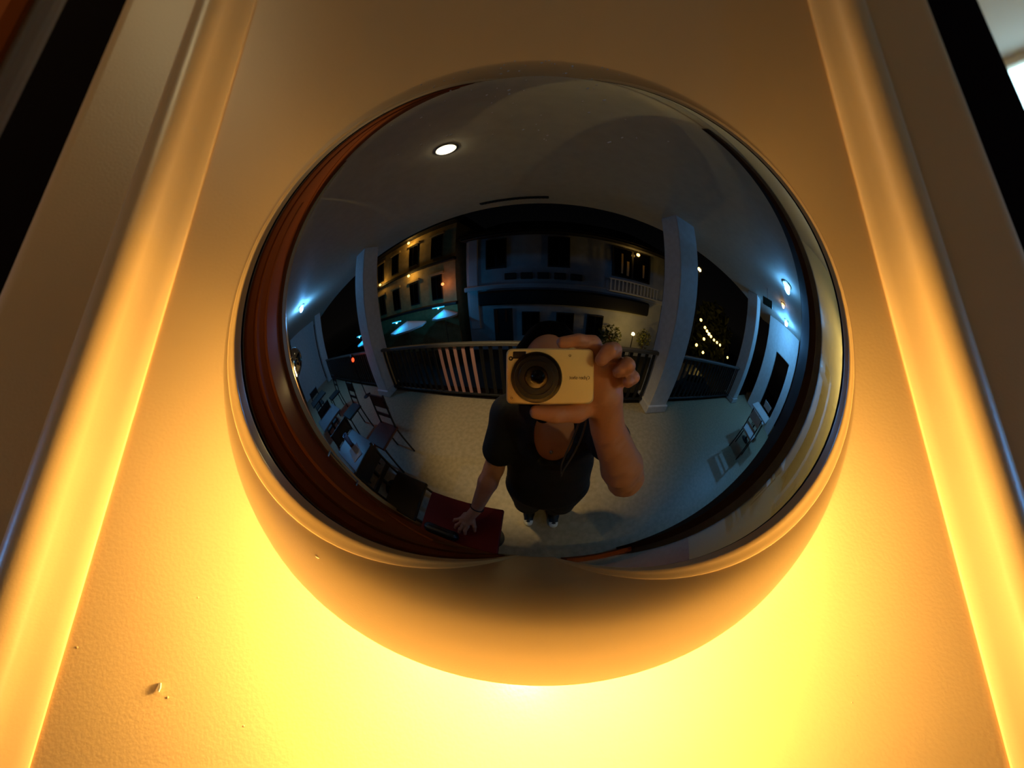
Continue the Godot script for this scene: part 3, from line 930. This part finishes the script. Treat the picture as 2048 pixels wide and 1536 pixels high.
		toe.cap(a + Vector3(0, -0.050, -0.155), a + Vector3(0, -0.050, -0.168), 0.040, 0.037, 0.0)
		toe.above(0.0)
		obj("toe_cap", fields_mesh([toe]), M.white_in, sh)
	var hair := Field.new(head - Vector3(0.14, 0.27, 0.15), head + Vector3(0.14, 0.16, 0.19), 0.0065)
	hair.cap(head + hb * Vector3(0, 0.030, 0.022), head + hb * Vector3(0, 0.024, 0.006), 0.094, 0.091, 0.0, Vector3(1.10, 1, 0.95))
	for s in [-1, 1]:
		hair.cap(head + hb * Vector3(s * 0.060, 0.03, -0.012), head + hb * Vector3(s * 0.076, -0.10, 0.03), 0.032, 0.026, 0.02)
		hair.cap(head + hb * Vector3(s * 0.022, 0.088, -0.035), head + hb * Vector3(s * 0.070, 0.01, -0.030), 0.022, 0.018, 0.02)
	hair.cap(head + hb * Vector3(0, 0.0, 0.06), head + hb * Vector3(0, -0.16, 0.075), 0.075, 0.055, 0.03)
	hair.carve(head + hb * Vector3(-0.014, 0.0, -0.110), 0.080, Vector3(1.0, 0.80, 0.95))
	obj("hair", fields_mesh([hair]), M.hair, p)
	# bracelet and necklace, both catching the lamp
	var br := TorusMesh.new()
	br.inner_radius = 0.028; br.outer_radius = 0.033; br.rings = 28; br.ring_segments = 8
	var ax := (wl - el).normalized()
	var side := ax.cross(Vector3.UP).normalized()
	obj("wristband", br, M.black, p, Transform3D(Basis(side, ax, side.cross(ax)), wl.lerp(el, 0.06)))
	obj("pendant", ball_mesh(0.006, 1.4, 12), M.steel, p, at(Vector3(px - 0.01, 1.185, 0.398)))
	for s in [-1, 1]:
		obj("eye", ball_mesh(0.0105), M.eye, p, at(head + hb * Vector3(s * 0.031, -0.002, -0.0845)))

# ---------------------------------------------------------------- tables and chairs
func table(label: String, where: Vector3, sx: float, sz: float, h: float, m: Material, turn := 0.0) -> Node3D:
	var t := thing("cafe_table", label, "table", where, turn)
	obj("table_top", box_mesh(Vector3(sx, 0.03, sz), 0.004, Vector3(0, h - 0.015, 0)), m, t)
	obj("pedestal", lathe([Vector2(0.03, h - 0.03), Vector2(0.025, h - 0.1), Vector2(0.025, 0.06), Vector2(0.04, 0.03)], 16), M.iron, t)
	obj("foot", lathe([Vector2(0.03, 0.035), Vector2(0.12, 0.022), Vector2(0.125, 0.0)], 24), M.iron, t)
	return t

func chair(label: String, where: Vector3, turn: float, m: Material, group := "") -> Node3D:
	var t := thing("cafe_chair", label, "chair", where, turn, group)
	obj("seat", box_mesh(Vector3(0.38, 0.035, 0.36), 0.008, Vector3(0, 0.445, 0)), m, t)
	for sx in [-1, 1]:
		obj("leg", tube([Vector3(sx * 0.16, 0.43, 0.15), Vector3(sx * 0.18, 0.0, 0.17)], 0.013), M.chair_frame, t)
		obj("leg", tube([Vector3(sx * 0.16, 0.86, -0.21), Vector3(sx * 0.16, 0.44, -0.16), Vector3(sx * 0.18, 0.0, -0.19)], 0.013), M.chair_frame, t)
	obj("backrest", box_mesh(Vector3(0.34, 0.16, 0.02), 0.006, Vector3(0, 0.77, -0.20)), m, t)
	obj("back_slat", box_mesh(Vector3(0.30, 0.05, 0.016), 0.004, Vector3(0, 0.60, -0.18)), m, t)
	return t

func build_furniture() -> void:
	table("small square dark red table under the photographer's resting hand", Vector3(-0.385, 0, 0.155), 0.43, 0.27, 0.75, M.red_top)
	# dark bag on the red table
	var b := thing("handbag", "small dark bag lying on the red table beside the hand", "bag", Vector3(-0.46, 0.75, 0.052))
	var f := Field.new(Vector3(-0.13, 0.0, -0.07), Vector3(0.13, 0.10, 0.07), 0.006)
	f.cap(Vector3(-0.07, 0.02, 0), Vector3(0.07, 0.025, 0.005), 0.034, 0.03, 0.01)
	f.above(0.001)
	obj("pouch", fields_mesh([f]), M.bag, b)
	obj("clasp", ball_mesh(0.006, 1.0, 12), M.steel, b, at(Vector3(0.085, 0.045, 0.01)))
	obj("strap", tube([Vector3(-0.08, 0.03, 0.015), Vector3(-0.05, 0.062, 0.02), Vector3(0.02, 0.066, 0.02), Vector3(0.07, 0.04, 0.015)], 0.004, 6), M.bag, b)
	chair("brown wooden cafe chair standing against the wall next to the red table", Vector3(-1.04, 0, 0.22), PI / 2, M.brown_seat)
	table("wooden cafe table with menu card past the brown chair", Vector3(-1.62, 0, 0.26), 0.56, 0.36, 0.75, M.wood)
	single("menu_card", box_mesh(Vector3(0.20, 0.004, 0.14), 0.0), M.paper, "pale folded menu card lying on the wooden cafe table", "menu", Transform3D(Basis(Vector3.UP, 0.3), Vector3(-1.55, 0.752, 0.24)))
	var g := thing("drinking_glass", "bluish drinking glass standing on the wooden cafe table", "glass", Vector3(-1.72, 0.75, 0.28))
	obj("bowl", lathe([Vector2(0.030, 0.115), Vector2(0.033, 0.115), Vector2(0.028, 0.0), Vector2(0.001, 0.0)], 20), M.blue_glass, g)
	chair("red-brown cafe chair facing the wooden table from the terrace side", Vector3(-1.75, 0, 0.72), PI, M.wood)
	chair("dark cafe chair between the wooden table and the grey table", Vector3(-2.25, 0, 0.30), -PI / 2, M.brown_seat)
	table("small grey cafe table beyond the wooden one", Vector3(-2.95, 0, 0.34), 0.55, 0.50, 0.74, M.grey_top)
	chair("dark cafe chair pushed in at the small grey table", Vector3(-3.45, 0, 0.36), -PI / 2, M.iron)
	chair("dark cafe chair facing the small grey table from the terrace side", Vector3(-2.95, 0, 0.85), PI, M.iron)
	table("dark cafe table beyond the grey one, under the blue lamp", Vector3(-4.6, 0, 0.45), 0.6, 0.55, 0.74, M.iron)
	chair("dark cafe chair at the table under the blue lamp, back to the street", Vector3(-4.6, 0, 1.0), PI, M.iron)
	chair("dark cafe chair at the table under the blue lamp, facing along the wall", Vector3(-5.2, 0, 0.45), PI / 2, M.iron)
	# glowing lantern by the railing
	var l := thing("lantern", "small glowing red-orange lantern hanging by the second column", "lantern", Vector3(-3.9, 0.92, 1.72))
	obj("cage", lathe([Vector2(0.02, 0.13), Vector2(0.06, 0.10), Vector2(0.065, 0.09)], 12), M.iron, l)
	obj("bulb", ball_mesh(0.04, 1.2, 14), glow(Color(1.0, 0.25, 0.05), 5.0), l)
	obj("stand", tube([Vector3(0, -0.05, 0), Vector3(0, -0.90, 0)], 0.012, 8), M.iron, l)
	obj("foot", lathe([Vector2(0.015, -0.88), Vector2(0.10, -0.905), Vector2(0.10, -0.92)], 16), M.iron, l)
	omni(Vector3(-3.9, 0.92, 1.72), Color(1.0, 0.3, 0.08), 0.03, 0.03)
	# white furniture at the bright end
	table("white round-edged cafe table near the blue-lit end wall", Vector3(4.3, 0, 0.62), 0.7, 0.6, 0.74, M.column)
	chair("white cafe chair at the table near the blue-lit end wall", Vector3(3.55, 0, 0.55), PI / 2, M.column)
	chair("white cafe chair between white table and the blue-lit doorway", Vector3(5.0, 0, 0.62), -PI / 2, M.column)

# ---------------------------------------------------------------- across the street
func window(parent: Node3D, c: Vector3, w: float, h: float, frame_m: Material, pane_m: Material) -> void:
	var n := obj("window", box_mesh(Vector3(w, h, 0.10), 0.02, c + Vector3(0, 0, -0.03)), frame_m, parent)
	for sx in [-1, 1]:
		obj("pane", box_mesh(Vector3(w * 0.42, h * 0.90, 0.04), 0.0, c + Vector3(sx * w * 0.235, 0, -0.08)), pane_m, n)

func wall_lamp(label: String, p: Vector3, c: Color, g: float, e: float) -> void:
	var t := thing("facade_lamp", label, "lamp", p)
	obj("bracket", tube([Vector3(0, 0.05, 0.30), Vector3(0, 0.16, 0.1), Vector3(0, 0.10, 0)], 0.02, 6), M.iron, t)
	obj("bulb", ball_mesh(0.12, 1.0, 12), glow(c, g), t)
	omni(p, c, e, 0.1)

func build_street() -> void:
	struct("street", box_mesh(Vector3(90, 0.2, 40), 0.0, Vector3(0, STREET_Y - 0.1, 16)), M.asphalt, "dark asphalt street below the terrace", "street")
	# the pale house straight across
	var a := thing("house", "pale two-storey house with dark windows and dark awning across the street", "building", Vector3(0, STREET_Y, 12.0))
	var y0 := -STREET_Y
	obj("wall", box_mesh(Vector3(14.4, 8.5, 6.0), 0.0, Vector3(1.7, 4.25, 3.05)), M.house_wall, a)
	for wx in [-3.3, 0.77]:
		window(a, Vector3(wx, y0 + 3.7, 0.0), 1.42, 2.25, M.house_dark, M.dark_pane)
	window(a, Vector3(5.9, y0 + 3.6, 0.0), 3.1, 2.3, M.house_dark, M.dark_pane)
	for k in 3:
		obj("curtain", box_mesh(Vector3([0.14, 0.18, 0.12][k], [1.5, 1.1, 1.0][k], 0.03), 0.0, Vector3([5.05, 5.5, 6.8][k], y0 + [3.5, 3.2, 3.3][k], -0.14)), M.curtain, a)
	obj("pilaster", box_mesh(Vector3(0.7, 6.9, 0.25), 0.03, Vector3(-4.95, y0 + 1.75, 0.0)), M.house_wall2, a)
	obj("cornice", box_mesh(Vector3(14.6, 0.35, 0.35), 0.05, Vector3(1.7, y0 + 1.28, -0.1)), M.house_wall2, a)
	obj("eave", box_mesh(Vector3(14.8, 0.30, 0.8), 0.05, Vector3(1.7, y0 + 5.15, -0.2)), M.house_dark, a)
	for k in 5:
		obj("planter", box_mesh(Vector3(0.75, 0.45, 0.3), 0.03, Vector3(-2.3 + 1.05 * k, y0 + 1.95, -0.15)), M.house_dark, a)
	obj("awning", box_mesh(Vector3(11.5, 0.95, 0.9), 0.1, Vector3(1.4, y0 + 0.55, -0.45)), M.awning, a)
	var bal := obj("balcony", box_mesh(Vector3(3.9, 0.12, 0.7), 0.02, Vector3(5.9, y0 + 1.40, -0.45)), M.house_wall2, a)
	for k in 14:
		obj("baluster", box_mesh(Vector3(0.10, 0.75, 0.06), 0.01, Vector3(4.05 + 0.285 * k, y0 + 1.80, -0.76)), M.house_wall2, bal)
	obj("handrail", box_mesh(Vector3(3.9, 0.10, 0.10), 0.02, Vector3(5.9, y0 + 2.22, -0.76)), M.house_wall2, bal)
	var dr := obj("door", box_mesh(Vector3(1.3, 2.4, 0.10), 0.02, Vector3(-2.9, y0 - 1.5, -0.03)), M.house_dark, a)
	obj("door_post", box_mesh(Vector3(0.20, 1.7, 0.08), 0.01, Vector3(-3.4, y0 - 1.2, -0.1)), M.wood, dr)
	obj("door_post", box_mesh(Vector3(0.12, 0.9, 0.08), 0.01, Vector3(-2.7, y0 - 0.8, -0.1)), M.wood, dr)
	for wx in [-1.0, 1.3, 3.4]:
		window(a, Vector3(wx, y0 - 1.4, 0.0), 1.2, 1.7, M.house_dark, M.dark_pane)
	var st := st_new()
	var mid := Vector3(1.7, y0 + 6, 3)
	var e := [Vector3(-5.9, y0 + 5.2, -0.7), Vector3(9.3, y0 + 5.2, -0.7), Vector3(9.3, y0 + 5.2, 6.6), Vector3(-5.9, y0 + 5.2, 6.6), Vector3(-3.6, y0 + 7.2, 3), Vector3(7.0, y0 + 7.2, 3)]
	poly(st, [e[0], e[1], e[5], e[4]], mid); poly(st, [e[2], e[3], e[4], e[5]], mid); poly(st, [e[0], e[3], e[4]], mid); poly(st, [e[1], e[2], e[5]], mid); poly(st, [e[0], e[1], e[2], e[3]], mid)
	obj("roof", done(st), M.roof, a)
	wall_lamp("warm lamp in the wide upper window of the pale house", Vector3(6.12, 4.42, 11.5), Color(1.0, 0.78, 0.4), 14.0, 0.10)
	# the ochre house beside it, its windows lit by lamps
	var b := thing("ochre_house", "ochre house with rows of tall windows and small lamps across the street", "building", Vector3(-13.2, STREET_Y, 12.0))
	obj("wall", box_mesh(Vector3(13.6, 10.6, 6.0), 0.0, Vector3(0, 5.3, 3.05)), M.ochre, b)
	for k in 5:
		for r in 2:
			window(b, Vector3(-4.9 + 2.5 * k, y0 + [1.9, 5.4][r], 0.0), 1.05, 2.0, M.house_dark, M.dark_pane)
			obj("window_arch", box_mesh(Vector3(1.45, 0.22, 0.22), 0.03, Vector3(-4.9 + 2.5 * k, y0 + [3.05, 6.55][r], -0.05)), M.ochre, b)
	for r in 2:
		obj("ledge", box_mesh(Vector3(13.8, 0.25, 0.4), 0.04, Vector3(0, y0 + [0.45, 3.95][r], -0.12)), M.house_dark, b)
	obj("eave", box_mesh(Vector3(14.2, 0.5, 1.0), 0.05, Vector3(0, y0 + 7.35, -0.3)), M.house_dark, b)
	obj("roof", box_mesh(Vector3(14.2, 0.4, 7.0), 0.1, Vector3(0, y0 + 7.75, 2.9)), M.roof, b)
	var lamps := [[-10.8, 6.74, 1.0], [-10.7, 3.61, 0.9], [-15.1, 4.1, 0.8], [-7.2, 2.06, 0.4]]
	var ll := ["warm bare lamp under the eave of the ochre house", "warm lamp between the two window rows of the ochre house", "warm lamp on the far part of the ochre house", "dim orange lamp at the corner of the ochre house"]
	for k in 4:
		wall_lamp(ll[k], Vector3(lamps[k][0], lamps[k][1], 11.45), Color(1.0, 0.80, 0.42) if k < 3 else Color(1.0, 0.6, 0.3), 9.0 * lamps[k][2], 0.85 * lamps[k][2])
	# market parasols under blue light
	var pr := [[-14.3, 0.55, 8.6, 1.5], [-9.6, 0.60, 9.6, 1.5], [-6.9, 0.75, 10.9, 1.0]]
	var plabel := ["white market parasol glowing blue, farthest along the ochre house", "white market parasol glowing blue in front of the ochre house", "small white market parasol glowing blue beside the pale house"]
	for k in 3:
		var q: Array = pr[k]
		var t := thing("parasol", plabel[k], "parasol", Vector3(q[0], STREET_Y, q[2]))
		var top: float = -STREET_Y - 1.0 + q[1]
		obj("canopy", lathe([Vector2(0.02, top + 0.45), Vector2(q[3], top), Vector2(q[3], top - 0.12)], 8, 10.0), M.parasol, t)
		obj("pole", tube([Vector3(0, top + 0.5, 0), Vector3(0, 0, 0)], 0.03, 8), M.steel, t)
		obj("foot", lathe([Vector2(0.05, 0.08), Vector2(0.3, 0.06), Vector2(0.3, 0.0)], 16), M.iron, t)
		var lp := thing("parasol_lamp", ["blue tube lamp under the farthest glowing parasol", "blue tube lamp under the parasol before the ochre house", "blue tube lamp under the small parasol by the pale house"][k], "lamp", Vector3(q[0], STREET_Y + top + 0.75, q[2] - q[3] * 0.75))
		obj("tube", tube([Vector3(-0.5, 0, 0), Vector3(0.5, 0, 0)], 0.04, 8), glow(Color(0.15, 0.75, 1.0), 2.0), lp)
		obj("hanger", tube([Vector3(0, 0, 0), Vector3(0, -0.3, q[3] * 0.4)], 0.01, 6), M.iron, lp)
		omni(Vector3(q[0], STREET_Y + top + 0.70, q[2] - q[3] * 0.75), Color(0.10, 0.66, 1.0), 1.5, 0.05)
	# lit potted trees before the pale house
	for k in 2:
		var c := [Vector3(4.25, STREET_Y, 11.0), Vector3(6.95, STREET_Y, 10.9)][k] as Vector3
		leafy(c, 2.5, [0.85, 0.60][k], 520, 21 + k, ["round potted tree lit yellow before the pale house", "slim potted tree lit yellow before the pale house"][k], "potted_tree", M.leaf)
	omni(Vector3(5.6, STREET_Y + 2.3, 10.2), Color(1.0, 0.82, 0.45), 1.3, 0.1)
	var gl := thing("ground_lamp", "warm post lamp between the two potted trees", "lamp", Vector3(5.6, STREET_Y, 10.2))
	obj("post", tube([Vector3.ZERO, Vector3(0, 2.25, 0)], 0.03, 8), M.iron, gl)
	obj("globe", ball_mesh(0.07, 1.0, 12), glow(Color(1.0, 0.8, 0.45), 3.0), gl, at(Vector3(0, 2.3, 0)))
	# big dark tree with string lights past the corner
	leafy(Vector3(17.4, STREET_Y, 12.6), 6.6, 3.0, 1500, 31, "big dark tree hung with warm string lights past the pale house", "street_tree", M.leaf)
	var s := thing("string_lights", "string of warm bulbs running down along the big dark tree", "string lights", Vector3(0, 0, 0))
	var pts := []
	for q in [[1402, 640], [1410, 655], [1414, 662], [1418, 668], [1422, 673], [1428, 680], [1434, 685], [1440, 690], [1408, 678], [1406, 705], [1455, 715], [1380, 747], [1393, 690]]:
		pts.append(mirror_point(q[0], q[1], 9.0))
	obj("wire", tube(pts.slice(0, 8), 0.01, 5), M.iron, s)
	var bm := ball_mesh(0.11, 1.0, 10)
	var gm := glow(Color(1.0, 0.85, 0.45), 10.0)
	for q in pts:
		obj("bulb", bm, gm, s, at(q))
	omni(mirror_point(1418, 668, 8.6), Color(1.0, 0.85, 0.5), 0.35, 0.1)
	var lp := thing("street_lamp", "tall street lamp with warm head past the pale house", "lamp", Vector3(mirror_point(1398, 538, 12.0).x, STREET_Y, 12.0))
	var top := mirror_point(1398, 538, 12.0).y - STREET_Y
	obj("pole", tube([Vector3.ZERO, Vector3(0, top + 0.25, 0)], 0.06, 8), M.iron, lp)
	obj("head", lathe([Vector2(0.08, top + 0.3), Vector2(0.30, top + 0.12), Vector2(0.28, top + 0.10)], 16), M.iron, lp)
	obj("bulb", ball_mesh(0.16, 1.0, 12), glow(Color(1.0, 0.85, 0.5), 14.0), lp, at(Vector3(0, top, 0)))
	omni(Vector3(lp.position.x, top + STREET_Y - 0.1, 11.9), Color(1.0, 0.85, 0.5), 0.6, 0.15)
	# parked car below the railing
	var car := thing("car", "silver car parked on the street below the railing", "car", Vector3(9.6, STREET_Y, 7.6), 0.15)
	var prof := [Vector2(-2.1, 0.35), Vector2(-2.1, 0.75), Vector2(-1.5, 0.92), Vector2(-0.9, 1.42), Vector2(0.7, 1.45), Vector2(1.35, 0.98), Vector2(2.0, 0.85), Vector2(2.12, 0.6), Vector2(2.1, 0.35)]
	var cs := st_new()
	for i in prof.size() - 1:
		poly(cs, [Vector3(prof[i].x, prof[i].y, -0.8), Vector3(prof[i + 1].x, prof[i + 1].y, -0.8), Vector3(prof[i + 1].x, prof[i + 1].y, 0.8), Vector3(prof[i].x, prof[i].y, 0.8)], Vector3(0, 0.7, 0))
	for z in [-0.8, 0.8]:
		var side := []
		for v in prof: side.append(Vector3(v.x, v.y, z))
		poly(cs, side, Vector3(0, 0.7, 0))
	obj("body", done(cs), M.car_paint, car)
	for z in [-0.81, 0.81]:
		obj("side_window", box_mesh(Vector3(1.7, 0.36, 0.02), 0.0, Vector3(-0.05, 1.16, z)), M.dark_pane, car)
		for wx in [-1.3, 1.35]:
			obj("wheel", lathe([Vector2(0.001, 0.09), Vector2(0.30, 0.09), Vector2(0.33, 0.06), Vector2(0.33, -0.06), Vector2(0.30, -0.09), Vector2(0.001, -0.09)], 20), M.black, car, Transform3D(Basis(Vector3.RIGHT, PI / 2), Vector3(wx, 0.33, z)))

func leafy(where: Vector3, h: float, r: float, count: int, rnd: int, label: String, called: String, m: Material) -> void:
	var g := RandomNumberGenerator.new()
	g.seed = rnd
	var t := thing(called, label, "tree", where)
	obj("trunk", tube([Vector3.ZERO, Vector3(0.05, h * 0.35, 0), Vector3(0, h * 0.7, 0.05)], r * 0.08, 8), M.wood, t)
	var st := st_new()
	for i in count:
		var v := Vector3(g.randfn(), g.randfn(), g.randfn()).normalized() * pow(g.randf(), 0.4) * r
		v.y *= 1.25
		var c := Vector3(0, h - r * 1.1, 0) + v
		var b := Basis.from_euler(Vector3(g.randf() * TAU, g.randf() * TAU, g.randf() * TAU))
		var s := r * g.randf_range(0.10, 0.20)
		st.set_smooth_group(-1)
		var q := [c + b * Vector3(-s * 0.4, 0, 0), c + b * Vector3(0, s, s * 0.1), c + b * Vector3(s * 0.4, 0, 0), c + b * Vector3(0, -s, s * 0.1)]
		for k in [0, 1, 2, 0, 2, 3]:
			st.add_vertex(q[k])
	var crown := obj("crown", done(st), m, t)
	crown.set_meta("kind", "stuff")

func mirror_point(px: float, py: float, z: float) -> Vector3:
	# where the ray of a photo pixel, mirrored by the dome, reaches the plane at distance z from the wall
	var d := (cam_basis.x * ((px - 1024.0) / 1657.0) - cam_basis.y * ((py - 768.0) / 1657.0) - cam_basis.z).normalized()
	var c := Vector3(0, LAMP_Y, GAP)
	var o := CAM_POS - c
	var b := o.dot(d)
	var p := o + d * (-b - sqrt(maxf(b * b - o.length_squared() + DOME_R * DOME_R, 0.0)))
	var n := p.normalized()
	var e := d - 2.0 * d.dot(n) * n
	return c + p + e * ((z - c.z - p.z) / e.z)
